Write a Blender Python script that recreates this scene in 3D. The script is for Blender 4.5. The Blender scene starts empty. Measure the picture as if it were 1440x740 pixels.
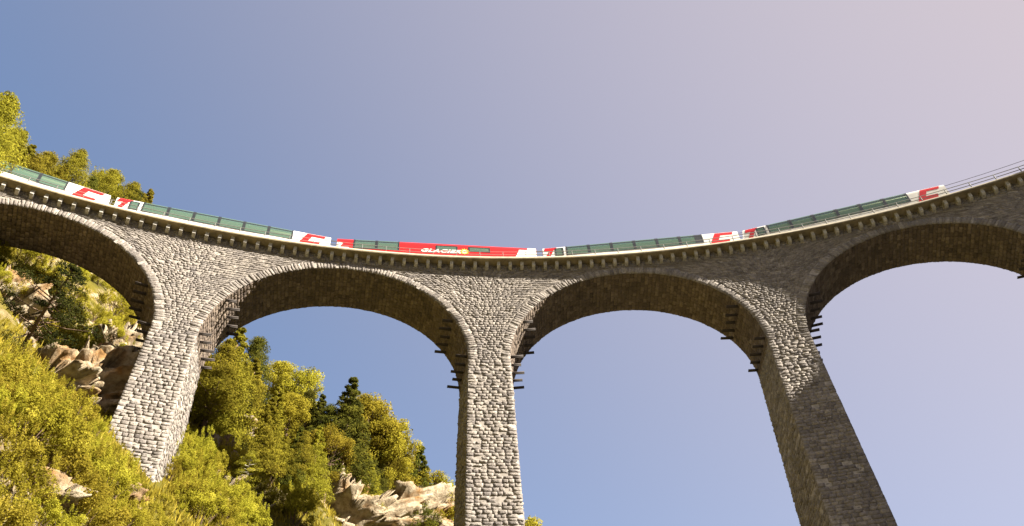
import bpy, math, random
import numpy as np
from mathutils import Matrix, Vector

random.seed(11)
RNG = np.random.default_rng(7)
R_ = math.radians
scene = bpy.context.scene
COL = scene.collection

# ------------------------------------------------------------------ camera
CAM = np.array([-3.951, 48.950, 8.651])
YAW, PITCH, ROLL, FPX = -0.11592, 0.84742, -0.05954, 1229.25   # focal in pixels of a 1440 wide picture
_fw = np.array([-math.sin(YAW)*math.cos(PITCH), math.cos(YAW)*math.cos(PITCH), math.sin(PITCH)])
_rt0 = np.array([math.cos(YAW), math.sin(YAW), 0.0])
_up0 = np.cross(_rt0, _fw)
CR = math.cos(ROLL)*_rt0 + math.sin(ROLL)*_up0
CU = -math.sin(ROLL)*_rt0 + math.cos(ROLL)*_up0
CF = _fw
cam = bpy.data.cameras.new('camera')
cam.lens = 36.0*FPX/1440.0
cam.sensor_width = 36.0
cam.clip_start = 0.1
cam.clip_end = 9000
camo = bpy.data.objects.new('camera', cam)
COL.objects.link(camo)
M = Matrix.Identity(4)
for i in range(3):
    M[i][0] = CR[i]; M[i][1] = CU[i]; M[i][2] = -CF[i]; M[i][3] = CAM[i]
camo.matrix_world = M
scene.camera = camo

# ------------------------------------------------------------------ sky, sun, exposure
SUN_AZ, SUN_EL = -21.5, 37.0          # compass angle from +X, counter-clockwise
SUNV = Vector((math.cos(R_(SUN_AZ))*math.cos(R_(SUN_EL)), math.sin(R_(SUN_AZ))*math.cos(R_(SUN_EL)), math.sin(R_(SUN_EL))))
w = bpy.data.worlds.new('World'); scene.world = w; w.use_nodes = True
nt = w.node_tree; nt.nodes.clear()
out = nt.nodes.new('ShaderNodeOutputWorld'); bg = nt.nodes.new('ShaderNodeBackground')
sky = nt.nodes.new('ShaderNodeTexSky'); sky.sky_type = 'NISHITA'; sky.sun_disc = False
sky.sun_elevation = R_(SUN_EL); sky.sun_rotation = R_(90.0 - SUN_AZ)
sky.altitude = 1000; sky.air_density = 1.0; sky.dust_density = 3.2; sky.ozone_density = 1.0
# pale haze glow that widens towards the sun
tc = nt.nodes.new('ShaderNodeTexCoord')
dt = nt.nodes.new('ShaderNodeVectorMath'); dt.operation = 'DOT_PRODUCT'; dt.inputs[1].default_value = SUNV
nt.links.new(tc.outputs['Generated'], dt.inputs[0])
mr = nt.nodes.new('ShaderNodeMapRange'); mr.interpolation_type = 'LINEAR'
mr.inputs['From Min'].default_value = -0.12; mr.inputs['From Max'].default_value = 0.95
mr.inputs['To Min'].default_value = 0.0; mr.inputs['To Max'].default_value = 1.0
nt.links.new(dt.outputs['Value'], mr.inputs['Value'])
hs = nt.nodes.new('ShaderNodeHueSaturation'); hs.inputs['Saturation'].default_value = 0.98
nt.links.new(sky.outputs[0], hs.inputs['Color'])
tint = nt.nodes.new('ShaderNodeMix'); tint.data_type = 'RGBA'; tint.blend_type = 'MULTIPLY'; tint.inputs[0].default_value = 1.0
nt.links.new(hs.outputs[0], tint.inputs[6]); tint.inputs[7].default_value = (0.94, 1.015, 1.065, 1)
mx = nt.nodes.new('ShaderNodeMix'); mx.data_type = 'RGBA'
pw = nt.nodes.new('ShaderNodeMath'); pw.operation = 'POWER'; nt.links.new(mr.outputs[0], pw.inputs[0]); pw.inputs[1].default_value = 1.25
nt.links.new(pw.outputs[0], mx.inputs[0]); nt.links.new(tint.outputs[2], mx.inputs[6])
mx.inputs[7].default_value = (2.92, 2.39, 2.35, 1)
nt.links.new(mx.outputs[2], bg.inputs['Color']); bg.inputs['Strength'].default_value = 0.05
nt.links.new(bg.outputs[0], out.inputs['Surface'])

sl = bpy.data.lights.new('sun', 'SUN'); sl.energy = 5.0; sl.angle = R_(0.5); sl.color = (1.0, 0.92, 0.78)
so = bpy.data.objects.new('sun', sl); COL.objects.link(so)
so.rotation_euler = SUNV.to_track_quat('Z', 'Y').to_euler(); so.location = (120, 0, 150)

scene.view_settings.view_transform = 'Standard'; scene.view_settings.look = 'None'
scene.view_settings.exposure = 2.3; scene.view_settings.gamma = 1.0
scene.view_settings.use_curve_mapping = False
scene.render.engine = 'CYCLES'
scene.cycles.max_bounces = 8; scene.cycles.transparent_max_bounces = 16

# ------------------------------------------------------------------ measured viaduct geometry
RI, WID = 98.733, 4.517               # radius of the inner face, wall to wall width
PHASE, DTH = 0.00347, 0.235239        # arch spacing (radians round the curve)
A, B, HC = 9.996, 9.433, 1.479        # arch half span, rise, crown below the deck
KF, KS, KB = 0.0386, 0.0226, 0.0458   # batter of the piers: front, sides, back
SLOPE, ZD = 0.02076, 65.0             # gradient of the line, height of the deck's underside
RO = RI + WID
ZS = -(HC + B)
RING = 0.72
def arch_phi(k): return -(PHASE + (2.5 - k)*DTH)      # grows to the right
def zline(s): return ZD + SLOPE*s

# ------------------------------------------------------------------ helpers
def mesh_np(name, V, Q, mat=None, attr=None, smooth=False, T=None):
    V = np.asarray(V, np.float32).reshape(-1, 3)
    me = bpy.data.meshes.new(name)
    Q = np.asarray(Q, np.int32).reshape(-1, 4) if Q is not None and len(Q) else np.zeros((0, 4), np.int32)
    T = np.asarray(T, np.int32).reshape(-1, 3) if T is not None and len(T) else np.zeros((0, 3), np.int32)
    me.vertices.add(len(V)); me.vertices.foreach_set('co', V.ravel())
    nl = Q.size + T.size
    me.loops.add(nl); me.loops.foreach_set('vertex_index', np.concatenate([Q.ravel(), T.ravel()]))
    npoly = len(Q) + len(T)
    me.polygons.add(npoly)
    ls = np.concatenate([np.arange(len(Q))*4, Q.size + np.arange(len(T))*3]).astype(np.int32)
    me.polygons.foreach_set('loop_start', ls)
    if attr is not None:
        a = me.attributes.new('shade', 'FLOAT', 'POINT'); a.data.foreach_set('value', np.asarray(attr, np.float32))
    me.update(calc_edges=True)
    if smooth: me.polygons.foreach_set('use_smooth', np.ones(npoly, bool))
    if mat: me.materials.append(mat)
    me.validate()
    return me

def link(name, data, parent=None, loc=None, rot=None, scale=None):
    o = bpy.data.objects.new(name, data); COL.objects.link(o)
    if parent: o.parent = parent
    if loc is not None: o.location = loc
    if rot is not None: o.rotation_euler = rot
    if scale is not None: o.scale = scale
    return o

def tag(o, label=None, cat=None, group=None, kind=None):
    if label: o['label'] = label
    if cat: o['category'] = cat
    if group: o['group'] = group
    if kind: o['kind'] = kind
    return o

class MB:
    def __init__(s): s.v = []; s.q = []
    def quad(s, a, b, c, d):
        n = len(s.v); s.v += [tuple(a), tuple(b), tuple(c), tuple(d)]; s.q.append((n, n+1, n+2, n+3))
    def grid(s, P):                       # P[i][j] points
        n = len(s.v); P = np.asarray(P); I, J = P.shape[:2]
        s.v += [tuple(p) for p in P.reshape(-1, 3)]
        for i in range(I-1):
            for j in range(J-1):
                s.q.append((n+i*J+j, n+(i+1)*J+j, n+(i+1)*J+j+1, n+i*J+j+1))
    def hexa(s, c):                       # eight corners: bottom four, top four
        n = len(s.v); s.v += [tuple(p) for p in c]
        for f in ((0, 3, 2, 1), (4, 5, 6, 7), (0, 1, 5, 4), (1, 2, 6, 5), (2, 3, 7, 6), (3, 0, 4, 7)):
            s.q.append(tuple(n+i for i in f))
    def box(s, x0, x1, y0, y1, z0, z1):
        s.hexa([(x0, y0, z0), (x1, y0, z0), (x1, y1, z0), (x0, y1, z0), (x0, y0, z1), (x1, y0, z1), (x1, y1, z1), (x0, y1, z1)])
    def tube(s, pts, rad, n=6, cap=True):
        pts = [Vector(p) for p in pts]
        if not hasattr(rad, '__len__'): rad = [rad]*len(pts)
        base = len(s.v); ref = Vector((0.31, 0.17, 0.93))
        for i, p in enumerate(pts):
            d = (pts[min(i+1, len(pts)-1)] - pts[max(i-1, 0)]).normalized()
            if abs(d.dot(ref)) > 0.97: ref = Vector((0.93, 0.2, 0.1))
            a = d.cross(ref).normalized(); b = d.cross(a)
            for j in range(n):
                t = 2*math.pi*j/n
                s.v.append(tuple(p + (a*math.cos(t) + b*math.sin(t))*rad[i]))
        for i in range(len(pts)-1):
            for j in range(n):
                k = (j+1) % n
                s.q.append((base+i*n+j, base+i*n+k, base+(i+1)*n+k, base+(i+1)*n+j))
        if cap and n == 6:
            for o in (0, (len(pts)-1)*n):
                s.q.append((base+o, base+o+1, base+o+2, base+o+3)); s.q.append((base+o, base+o+3, base+o+4, base+o+5))
    def disc_prism(s, c, axis, r, h, n=16):
        axis = Vector(axis).normalized(); a = axis.orthogonal().normalized(); b = axis.cross(a); c = Vector(c)
        base = len(s.v)
        for z in (-h/2, h/2):
            for rr in (0.001, r):
                for j in range(n):
                    t = 2*math.pi*j/n; s.v.append(tuple(c + axis*z + (a*math.cos(t)+b*math.sin(t))*rr))
        for j in range(n):
            k = (j+1) % n
            s.q += [(base+j, base+k, base+n+k, base+n+j), (base+2*n+j, base+3*n+j, base+3*n+k, base+2*n+k), (base+n+j, base+n+k, base+3*n+k, base+3*n+j)]
    def mesh(s, name, mat, smooth=False):
        return mesh_np(name, s.v, s.q, mat, smooth=smooth)
    def obj(s, name, mat, parent=None, smooth=False):
        return link(name, s.mesh(name, mat, smooth), parent)

# gradient noise on numpy arrays
_perm = RNG.permutation(512)
_g3 = RNG.normal(size=(512, 3)); _g3 /= np.linalg.norm(_g3, axis=1)[:, None]
def noise3(P):
    P = np.asarray(P, float); I = np.floor(P).astype(int); F = P - I
    U = F*F*F*(F*(F*6-15)+10)
    res = 0
    for dx in (0, 1):
        for dy in (0, 1):
            for dz in (0, 1):
                h = _perm[(_perm[(_perm[(I[..., 0]+dx) & 511] + I[..., 1]+dy) & 511] + I[..., 2]+dz) & 511]
                g = _g3[h]; d = F - np.array([dx, dy, dz])
                wgt = (U[..., 0] if dx else 1-U[..., 0])*(U[..., 1] if dy else 1-U[..., 1])*(U[..., 2] if dz else 1-U[..., 2])
                res = res + wgt*(g*d).sum(-1)
    return res*1.6
def fbm(P, o=4):
    r = 0; a = 1.0; P = np.asarray(P, float)
    for _ in range(o): r = r + a*noise3(P); P = P*2.03 + 17.3; a *= 0.5
    return r

def project(P):
    d = np.asarray(P) - CAM; z = d @ CF
    z = np.where(z < 0.5, 0.5, z)
    return np.stack([720 + FPX*(d @ CR)/z, 370 - FPX*(d @ CU)/z], -1)
def ray(px, py):
    d = CF + CR*(px-720)/FPX - CU*(py-370)/FPX
    return d/np.linalg.norm(d)

# ------------------------------------------------------------------ materials
def newmat(name):
    m = bpy.data.materials.new(name); m.use_nodes = True
    t = m.node_tree; b = t.nodes['Principled BSDF']
    return m, t, b
def N(t, ty, **kw):
    n = t.nodes.new(ty)
    for k, v in kw.items():
        if k in n.inputs: n.inputs[k].default_value = v
        else: setattr(n, k, v)
    return n
def ramp(t, stops, interp='LINEAR'):
    r = t.nodes.new('ShaderNodeValToRGB'); r.color_ramp.interpolation = interp
    e = r.color_ramp.elements
    while len(e) < len(stops): e.new(0.5)
    for i, (p, c) in enumerate(stops): e[i].position = p; e[i].color = (*c, 1)
    return r
def mixc(t, f, a, b, mode='MIX'):
    m = t.nodes.new('ShaderNodeMix'); m.data_type = 'RGBA'; m.blend_type = mode
    for s, v in ((0, f), (6, a), (7, b)):
        if hasattr(v, 'is_linked') or hasattr(v, 'links'): t.links.new(v, m.inputs[s])
        elif isinstance(v, (int, float)): m.inputs[s].default_value = v
        else: m.inputs[s].default_value = (*v, 1)
    return m.outputs[2]

def stone_material(name, c0, c1, c2, stain, bump=0.5, moss=None):
    m, t, b = newmat(name); L = t.links.new
    at = N(t, 'ShaderNodeAttribute', attribute_name='shade')
    tc = N(t, 'ShaderNodeTexCoord'); geo = N(t, 'ShaderNodeNewGeometry')
    r = ramp(t, [(0.0, c0), (0.5, c1), (1.0, c2)]); L(at.outputs['Fac'], r.inputs[0])
    n1 = N(t, 'ShaderNodeTexNoise', Scale=5.5, Detail=6.0, Roughness=0.65); L(geo.outputs['Position'], n1.inputs['Vector'])
    r1 = ramp(t, [(0.3, (0.62, 0.6, 0.58)), (0.7, (1.12, 1.1, 1.06))]); L(n1.outputs[0], r1.inputs[0])
    c = mixc(t, 1.0, r.outputs[0], r1.outputs[0], 'MULTIPLY')
    n2 = N(t, 'ShaderNodeTexNoise', Scale=0.35, Detail=5.0, Roughness=0.6); L(geo.outputs['Position'], n2.inputs['Vector'])
    r2 = ramp(t, [(0.5, (0, 0, 0)), (0.72, (1, 1, 1))]); L(n2.outputs[0], r2.inputs[0])
    sc = N(t, 'ShaderNodeMath', operation='MULTIPLY'); L(r2.outputs[0], sc.inputs[0]); sc.inputs[1].default_value = 0.55
    c = mixc(t, sc.outputs[0], c, stain)
    n3 = N(t, 'ShaderNodeTexNoise', Scale=2.2, Detail=3.0); L(geo.outputs['Position'], n3.inputs['Vector'])
    r3 = ramp(t, [(0.62, (0, 0, 0)), (0.7, (1, 1, 1))]); L(n3.outputs[0], r3.inputs[0])
    s3 = N(t, 'ShaderNodeMath', operation='MULTIPLY'); L(r3.outputs[0], s3.inputs[0]); s3.inputs[1].default_value = 0.35
    c = mixc(t, s3.outputs[0], c, moss or (0.5, 0.47, 0.42))
    L(c, b.inputs['Base Color']); b.inputs['Roughness'].default_value = 0.92; b.inputs['Specular IOR Level'].default_value = 0.15
    nb = N(t, 'ShaderNodeTexNoise', Scale=8.0, Detail=6.0, Roughness=0.75); L(geo.outputs['Position'], nb.inputs['Vector'])
    bp = N(t, 'ShaderNodeBump', Strength=bump, Distance=0.12); L(nb.outputs[0], bp.inputs['Height']); L(bp.outputs[0], b.inputs['Normal'])
    return m
def simple(name, col, rough=0.6, metal=0.0, nscale=6.0, var=0.2, bump=0.0, spec=0.4):
    m, t, b = newmat(name); L = t.links.new
    geo = N(t, 'ShaderNodeNewGeometry')
    n = N(t, 'ShaderNodeTexNoise', Scale=nscale, Detail=5.0, Roughness=0.6); L(geo.outputs['Position'], n.inputs['Vector'])
    r = ramp(t, [(0.3, tuple(c*(1-var) for c in col)), (0.7, tuple(min(1, c*(1+var)) for c in col))]); L(n.outputs[0], r.inputs[0])
    L(r.outputs[0], b.inputs['Base Color']); b.inputs['Roughness'].default_value = rough; b.inputs['Metallic'].default_value = metal
    b.inputs['Specular IOR Level'].default_value = spec
    if bump:
        bp = N(t, 'ShaderNodeBump', Strength=bump, Distance=0.05); L(n.outputs[0], bp.inputs['Height']); L(bp.outputs[0], b.inputs['Normal'])
    return m
M_STONE = stone_material('facing_stone', (0.16, 0.144, 0.139), (0.25, 0.226, 0.211), (0.345, 0.315, 0.288), (0.145, 0.132, 0.13), bump=0.8, moss=(0.36, 0.33, 0.28))
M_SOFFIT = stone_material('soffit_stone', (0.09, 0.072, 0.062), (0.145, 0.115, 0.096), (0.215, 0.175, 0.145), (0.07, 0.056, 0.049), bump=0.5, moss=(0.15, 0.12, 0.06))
M_MORTAR = simple('lime_mortar', (0.30, 0.27, 0.24), 0.95, nscale=3.0, var=0.3, bump=0.4, spec=0.1)
M_SMORTAR = simple('dark_barrel_mortar', (0.10, 0.082, 0.068), 0.95, nscale=2.0, var=0.4, bump=0.4, spec=0.1)  # darker mortar for the arch barrels
M_DECK = simple('deck_concrete', (0.42, 0.37, 0.28), 0.85, nscale=2.5, var=0.18, bump=0.2, spec=0.2)
M_CORBEL = simple('corbel_stone', (0.36, 0.34, 0.31), 0.9, nscale=4.0, var=0.3, bump=0.3, spec=0.2)
M_IRON = simple('rusty_iron', (0.035, 0.026, 0.022), 0.8, 0.1, nscale=12, var=0.4)
M_GALV = simple('galvanised_steel', (0.10, 0.097, 0.09), 0.65, 0.2, nscale=9, var=0.2)
M_BALLAST = simple('ballast', (0.22, 0.2, 0.18), 0.95, nscale=12, var=0.4, bump=0.8)
M_RAIL = simple('rail_steel', (0.25, 0.2, 0.17), 0.4, 0.8)
M_WIRE = simple('copper_wire', (0.09, 0.07, 0.06), 0.5, 0.5)

# ------------------------------------------------------------------ terrain
def smin(a, b, k): h = np.clip(0.5+0.5*(b-a)/k, 0, 1); return b+(a-b)*h - k*h*(1-h)
def smax(a, b, k): return -smin(-a, -b, k)
FLOOR = 6.9
def terrain(x, y):
    x = np.asarray(x, float); y = np.asarray(y, float)
    def slope(x, y):
        z = 40.5 - 1.0*(x+21.4) + 0.45*(y-95.9)
        t = y - 98.0; z = z + 0.55*0.5*(t + np.sqrt(t*t+16)) - 0.55*2*0.4
        t = -(x+32.0); z = z + 0.4*0.5*(t + np.sqrt(t*t+9))
        return z
    z = slope(x, y)
    yc = 129 + 0.32*(x+14)
    zc = slope(x, yc) - 0.35*(y-yc)
    z = smin(z, zc, 4.0)
    P = np.stack([x, y, np.zeros_like(x)], -1)
    d = np.hypot(x+23, y-98)
    amp = np.clip((d-3)/10, 0.12, 1)
    n = 2.4*fbm(P/13.0, 4)
    led = noise3(P/np.array([7.0, 7.0, 1])+40)
    n = n + 1.5*np.clip(led*2.2, -0.6, 0.6) + 0.35*fbm(P/2.2+9, 2)
    z = z + n*amp
    z = np.minimum(z, 125 + 0*z)
    r = np.hypot(x, y); ph = np.arctan2(x, y)
    cut = 63.2 + SLOPE*98*ph + 1.6*np.maximum(0, np.abs(r-101)-4.0)
    cut = np.where(y < 0, 200, cut)
    z = np.minimum(z, cut)
    fl = FLOOR + 0.25*fbm(P/9.0, 3)
    return smax(z, fl, 2.0)
def ground_hit(px, py, tmin=8, tmax=190, h=0.0):
    d = ray(px, py); t = np.arange(tmin, tmax, 0.25)
    P = CAM + t[:, None]*d
    g = P[:, 2] - terrain(P[:, 0], P[:, 1]) - h
    i = np.where(g <= 0)[0]
    j = int(i[0]) if len(i) else int(np.argmin(g))
    return P[j], float(g[j]), len(i) > 0

m, t, b = newmat('hillside_ground'); L = t.links.new
geo = N(t, 'ShaderNodeNewGeometry')
n1 = N(t, 'ShaderNodeTexNoise', Scale=0.22, Detail=8.0, Roughness=0.65); L(geo.outputs['Position'], n1.inputs['Vector'])
grass = ramp(t, [(0.3, (0.05, 0.046, 0.008)), (0.5, (0.10, 0.085, 0.011)), (0.7, (0.14, 0.105, 0.02))]); L(n1.outputs[0], grass.inputs[0])
n2 = N(t, 'ShaderNodeTexNoise', Scale=2.5, Detail=8.0, Roughness=0.75); L(geo.outputs['Position'], n2.inputs['Vector'])
rock = ramp(t, [(0.3, (0.10, 0.07, 0.04)), (0.5, (0.26, 0.20, 0.125)), (0.68, (0.40, 0.34, 0.25))]); L(n2.outputs[0], rock.inputs[0])
sx = N(t, 'ShaderNodeSeparateXYZ'); L(geo.outputs['True Normal'], sx.inputs[0])
ad = N(t, 'ShaderNodeMath', operation='MULTIPLY_ADD'); L(n1.outputs[0], ad.inputs[0]); ad.inputs[1].default_value = -0.35; L(sx.outputs[2], ad.inputs[2])
st = ramp(t, [(0.2, (1, 1, 1)), (0.3, (0, 0, 0))]); L(ad.outputs[0], st.inputs[0])
hz = N(t, 'ShaderNodeSeparateXYZ'); L(geo.outputs['Position'], hz.inputs[0])
hm = N(t, 'ShaderNodeMapRange'); hm.inputs['From Min'].default_value = 9.0; hm.inputs['From Max'].default_value = 12.0; L(hz.outputs[2], hm.inputs['Value'])
grav = ramp(t, [(0.3, (0.07, 0.068, 0.066)), (0.7, (0.14, 0.136, 0.13))]); L(n2.outputs[0], grav.inputs[0])
hill_c = mixc(t, st.outputs[0], grass.outputs[0], rock.outputs[0])
L(mixc(t, hm.outputs[0], grav.outputs[0], hill_c), b.inputs['Base Color'])
b.inputs['Roughness'].default_value = 0.95; b.inputs['Specular IOR Level'].default_value = 0.1
bp = N(t, 'ShaderNodeBump', Strength=0.9, Distance=0.35); L(n2.outputs[0], bp.inputs['Height']); L(bp.outputs[0], b.inputs['Normal'])
M_HILL = m
gx = np.concatenate([np.arange(-150, -75, 3.0), np.arange(-75, 30, 0.6), np.arange(30, 81, 3.0)])
gy = np.concatenate([np.arange(-30, 50, 3.0), np.arange(50, 145, 0.6), np.arange(145, 231, 3.0)])
X, Y = np.meshgrid(gx, gy, indexing='ij'); Z = terrain(X, Y)
V = np.stack([X, Y, Z], -1).reshape(-1, 3); ny = len(gy)
ii, jj = np.meshgrid(np.arange(len(gx)-1), np.arange(ny-1), indexing='ij'); k0 = (ii*ny+jj).ravel()
tag(link('hillside', mesh_np('hillside', V, np.stack([k0, k0+ny, k0+ny+1, k0+1], -1), M_HILL, smooth=True)), kind='structure')
def heightfield(name, gx, gy, fn, mat):
    X, Y = np.meshgrid(gx, gy, indexing='ij'); V = np.stack([X, Y, fn(X, Y)], -1).reshape(-1, 3); ny = len(gy)
    ii, jj = np.meshgrid(np.arange(len(gx)-1), np.arange(ny-1), indexing='ij'); k0 = (ii*ny+jj).ravel()
    return tag(link(name, mesh_np(name, V, np.stack([k0, k0+ny, k0+ny+1, k0+1], -1), mat, smooth=True)), kind='structure')
# the rock wall the line runs into at the far end of the viaduct
def cliff(x, y):
    P = np.stack([x, y, 0*x], -1)
    e = np.minimum(np.minimum(x-70, (y-58)*1.3), (98-y)*1.1) + 1.2*noise3(P/9.0) + 0.5*noise3(P/3.0)
    return 4.0 + np.clip(e, 0, 11)*8.45 + np.clip(e-11, 0, 60)*0.35 + 0.8*noise3(P/6.0+3)*np.clip(e, 0, 1)
heightfield('cliff', np.arange(67, 130, 1.0), np.arange(56, 101, 1.0), cliff, M_HILL)
# wooded mountains that close the valley
M_WOOD = simple('far_forest', (0.045, 0.045, 0.022), 0.95, nscale=0.06, var=0.5, spec=0.05)
ta = np.linspace(0, 2*math.pi, 181); rr_ = np.array([330, 420, 520, 640, 800, 1000.0]); hh_ = np.array([0, 0.35, 0.72, 0.95, 1.0, 0.6])
G = []
for q in ta:
    tq = np.array([math.cos(q)*3, math.sin(q)*3, 0.0]); n_ = 0.22*noise3(tq*1.0+7) + 0.12*noise3(tq*3+2)
    G.append([(r*math.cos(q), 40+r*math.sin(q), 5 + 235*h_*(1+n_)) for r, h_ in zip(rr_, hh_)])
mb = MB(); mb.grid(np.array(G)); tag(mb.obj('mountains', M_WOOD, smooth=True), kind='structure')
M_GROUND = simple('valley_floor', (0.055, 0.052, 0.045), 0.95, nscale=0.05, var=0.35, spec=0.1)
mb = MB(); mb.quad((-4000, -4000, 5.9), (4000, -4000, 5.9), (4000, 4000, 5.9), (-4000, 4000, 5.9))
tag(mb.obj('ground', M_GROUND), kind='structure')

# ------------------------------------------------------------------ viaduct
# surface maps (arrays in, world points out); d is the distance out of the surface
def front(u, z, d):                       # u metres round the curve (on radius 98), z below the deck
    ph = u/98.0; r = RI - KF*np.maximum(0, ZS - z) - d
    return np.stack([r*np.sin(ph), r*np.cos(ph), z + ZD + SLOPE*u], -1)
def back(u, z, d):
    ph = u/98.0; r = RO + KB*np.maximum(0, ZS - z) + d
    return np.stack([r*np.sin(ph), r*np.cos(ph), z + ZD + SLOPE*u], -1)
def barrel_pt(k, x, f, z, rfront, rback):  # x across the arch, f 0 front .. 1 back
    ph = arch_phi(k)
    y0 = np.sqrt(rfront**2 - x*x); y1 = np.sqrt(rback**2 - x*x); y = y0 + (y1-y0)*f
    px = np.sin(ph)*y + np.cos(ph)*x; py = np.cos(ph)*y - np.sin(ph)*x
    return np.stack([px, py, z + ZD + SLOPE*(98*ph + x)], -1)
def soffit_map(k):
    def f(v, tt, d): return barrel_pt(k, (A-d)*np.cos(tt), v/WID, ZS + (B-d)*np.sin(tt), RI, RO)
    return f
def side_map(k, sgn):
    def f(v, z, d):
        dd = np.maximum(0, ZS - z)
        return barrel_pt(k, sgn*(A - KS*dd - d), v/WID, z, RI-KF*dd, RO+KB*dd)
    return f
def jamb_u(k, sgn, z):                    # front edge of the arch opening below the springing
    dd = np.maximum(0, ZS - z); x = sgn*(A - KS*dd)
    return 98*(arch_phi(k) + np.arcsin(x/(RI-KF*dd)))
def intr_u(k, sgn, z, T=0.0):
    q = np.clip((z-ZS)/(B+T), 0, 1); x = sgn*(A+T)*np.sqrt(1-q*q)
    return 98*(arch_phi(k) + np.arcsin(x/RI))

# one rough stone: 4 x 4 front points and a skirt of 12
_uv = np.array([(i/3, j/3) for j in range(4) for i in range(4)])
_rim = [0, 1, 2, 3, 7, 11, 15, 14, 13, 12, 8, 4]
_inner = [5, 6, 9, 10]
_Q = [(j*4+i, j*4+i+1, (j+1)*4+i+1, (j+1)*4+i) for j in range(3) for i in range(3)]
_Q += [(_rim[i], 16+i, 16+(i+1) % 12, _rim[(i+1) % 12]) for i in range(12)]
_Q = np.array(_Q)
def build_stones(C, mapf, amp, joint, rim=0.25, keep=None, recess=0.04, depth=0.07):
    """C: (n,4,2) corners bl, br, tr, tl in surface coordinates (metres). -> verts (n,28,3), shade (n,)"""
    n = len(C); C = C.copy()
    C += RNG.normal(0, 1, C.shape)*np.array([joint*0.6, joint*0.25])
    cen = C.mean(1, keepdims=True)
    ext = np.abs(C - cen).mean(1, keepdims=True) + 1e-6
    C = cen + (C-cen)*(1 - np.clip(joint/ext, 0, 0.3))
    uv = _uv[None].repeat(n, 0)
    uv = uv + 0
    uv[:, _inner] += RNG.uniform(-0.09, 0.09, (n, 4, 2))
    for r in (1, 2, 13, 14): uv[:, r, 0] += RNG.uniform(-0.08, 0.08, n)
    for r in (4, 8, 7, 11): uv[:, r, 1] += RNG.uniform(-0.08, 0.08, n)
    a = uv[..., 0][..., None]; b_ = uv[..., 1][..., None]
    P = (C[:, None, 0]*(1-a) + C[:, None, 1]*a)*(1-b_) + (C[:, None, 3]*(1-a) + C[:, None, 2]*a)*b_
    P = P + RNG.normal(0, 1, P.shape)*np.array([joint*0.4, joint*0.2])
    d = np.zeros((n, 16))
    st = amp*RNG.uniform(0.55, 1.3, (n, 1))
    d[:] = st*rim + amp*RNG.normal(0, 0.26, (n, 16))
    d[:, _inner] = st*(0.75 + RNG.normal(0, 0.55, (n, 4)))
    tilt = RNG.normal(0, amp*0.45, (n, 2))
    d += (uv[..., 0]-0.5)*tilt[:, :1] + (uv[..., 1]-0.5)*tilt[:, 1:]
    hole = RNG.uniform(size=n) < recess
    d[hole] -= amp*1.1
    W = np.zeros((n, 28, 3))
    W[:, :16] = mapf(P[..., 0], P[..., 1], d)
    W[:, 16:] = mapf(P[:, _rim, 0], P[:, _rim, 1], np.full((n, 12), -depth))
    sh = np.clip(RNG.normal(0.52, 0.24, n), 0, 1)
    return W, sh

def split_row(u0b, u1b, u0t, u1t, zb, zt, lo, hi, out_, ext0=0.0, ext1=0.0):
    """fill one course between two slanted ends"""
    wid = 0.5*((u1b-u0b) + (u1t-u0t))
    if wid < 0.12: return
    n = max(1, int(round(wid/np.mean((lo, hi)))))
    wts = RNG.uniform(lo, hi, n); cu = np.concatenate([[0], np.cumsum(wts)/wts.sum()])
    for i in range(n):
        a, c = cu[i], cu[i+1]
        bl, br = u0b+(u1b-u0b)*a, u0b+(u1b-u0b)*c
        tl, tr = u0t+(u1t-u0t)*a, u0t+(u1t-u0t)*c
        if i == 0: bl -= ext0; tl -= ext0
        if i == n-1: br += ext1; tr += ext1
        j = RNG.uniform(-0.03, 0.03, 2)
        out_.append([(bl, zb), (br, zb+j[0]*0), (tr, zt), (tl, zt)])

viaduct = link('stone_viaduct', None); viaduct.location = (0, 0, 0)
tag(viaduct, 'tall curved railway viaduct of grey rough stone with round arches', 'viaduct')
viaduct.empty_display_size = 2

KS_ALL = [1, 2, 3, 4, 5, 6]                # arches built; 1 to 4 show
ground_of = {}
all_sets = []                              # (parent, verts, shade, material, name, pickable)

# cores
piers, walls, barrels = {}, {}, {}
def pier_core(j):                          # pier j stands between arch j and arch j+1
    mb = MB(); zf = -ZD + {0: 40, 1: 30, 2: 2.0, 3: 1.0, 4: 1.0, 5: 1.0, 6: 1.0}[j]
    zz = np.linspace(ZS, zf, 24); D = -0.013
    def ring(z):
        z = np.array(z); dd = max(0, ZS-z)
        if j >= 1: ul = side_map(j, 1)(np.array([0.0, WID]), np.array([z, z]), D)
        else:      ul = None
        if j <= 5: ur = side_map(j+1, -1)(np.array([0.0, WID]), np.array([z, z]), D)
        else:      ur = None
        w_ = 4.0
        if ul is None: ul = np.array([front(98*arch_phi(1)-13.5-w_, z, D), back(98*arch_phi(1)-13.5-w_, z, D)])
        if ur is None: ur = np.array([front(98*arch_phi(6)+13.5+w_, z, D), back(98*arch_phi(6)+13.5+w_, z, D)])
        def along(p, q, fn):
            a0, a1 = math.atan2(p[0], p[1])*98, math.atan2(q[0], q[1])*98
            return [fn(a0+(a1-a0)*t_, z, D) for t_ in np.linspace(0, 1, 9)[1:-1]]
        return np.array([ul[0]] + along(ul[0], ur[0], front) + [ur[0], ur[1]] + along(ur[1], ul[1], back) + [ul[1], ul[0]])
    mb.grid(np.array([ring(z) for z in zz]))
    return mb.obj('pier', M_MORTAR, viaduct)
for j in range(0, 7): piers[j] = pier_core(j)
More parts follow.
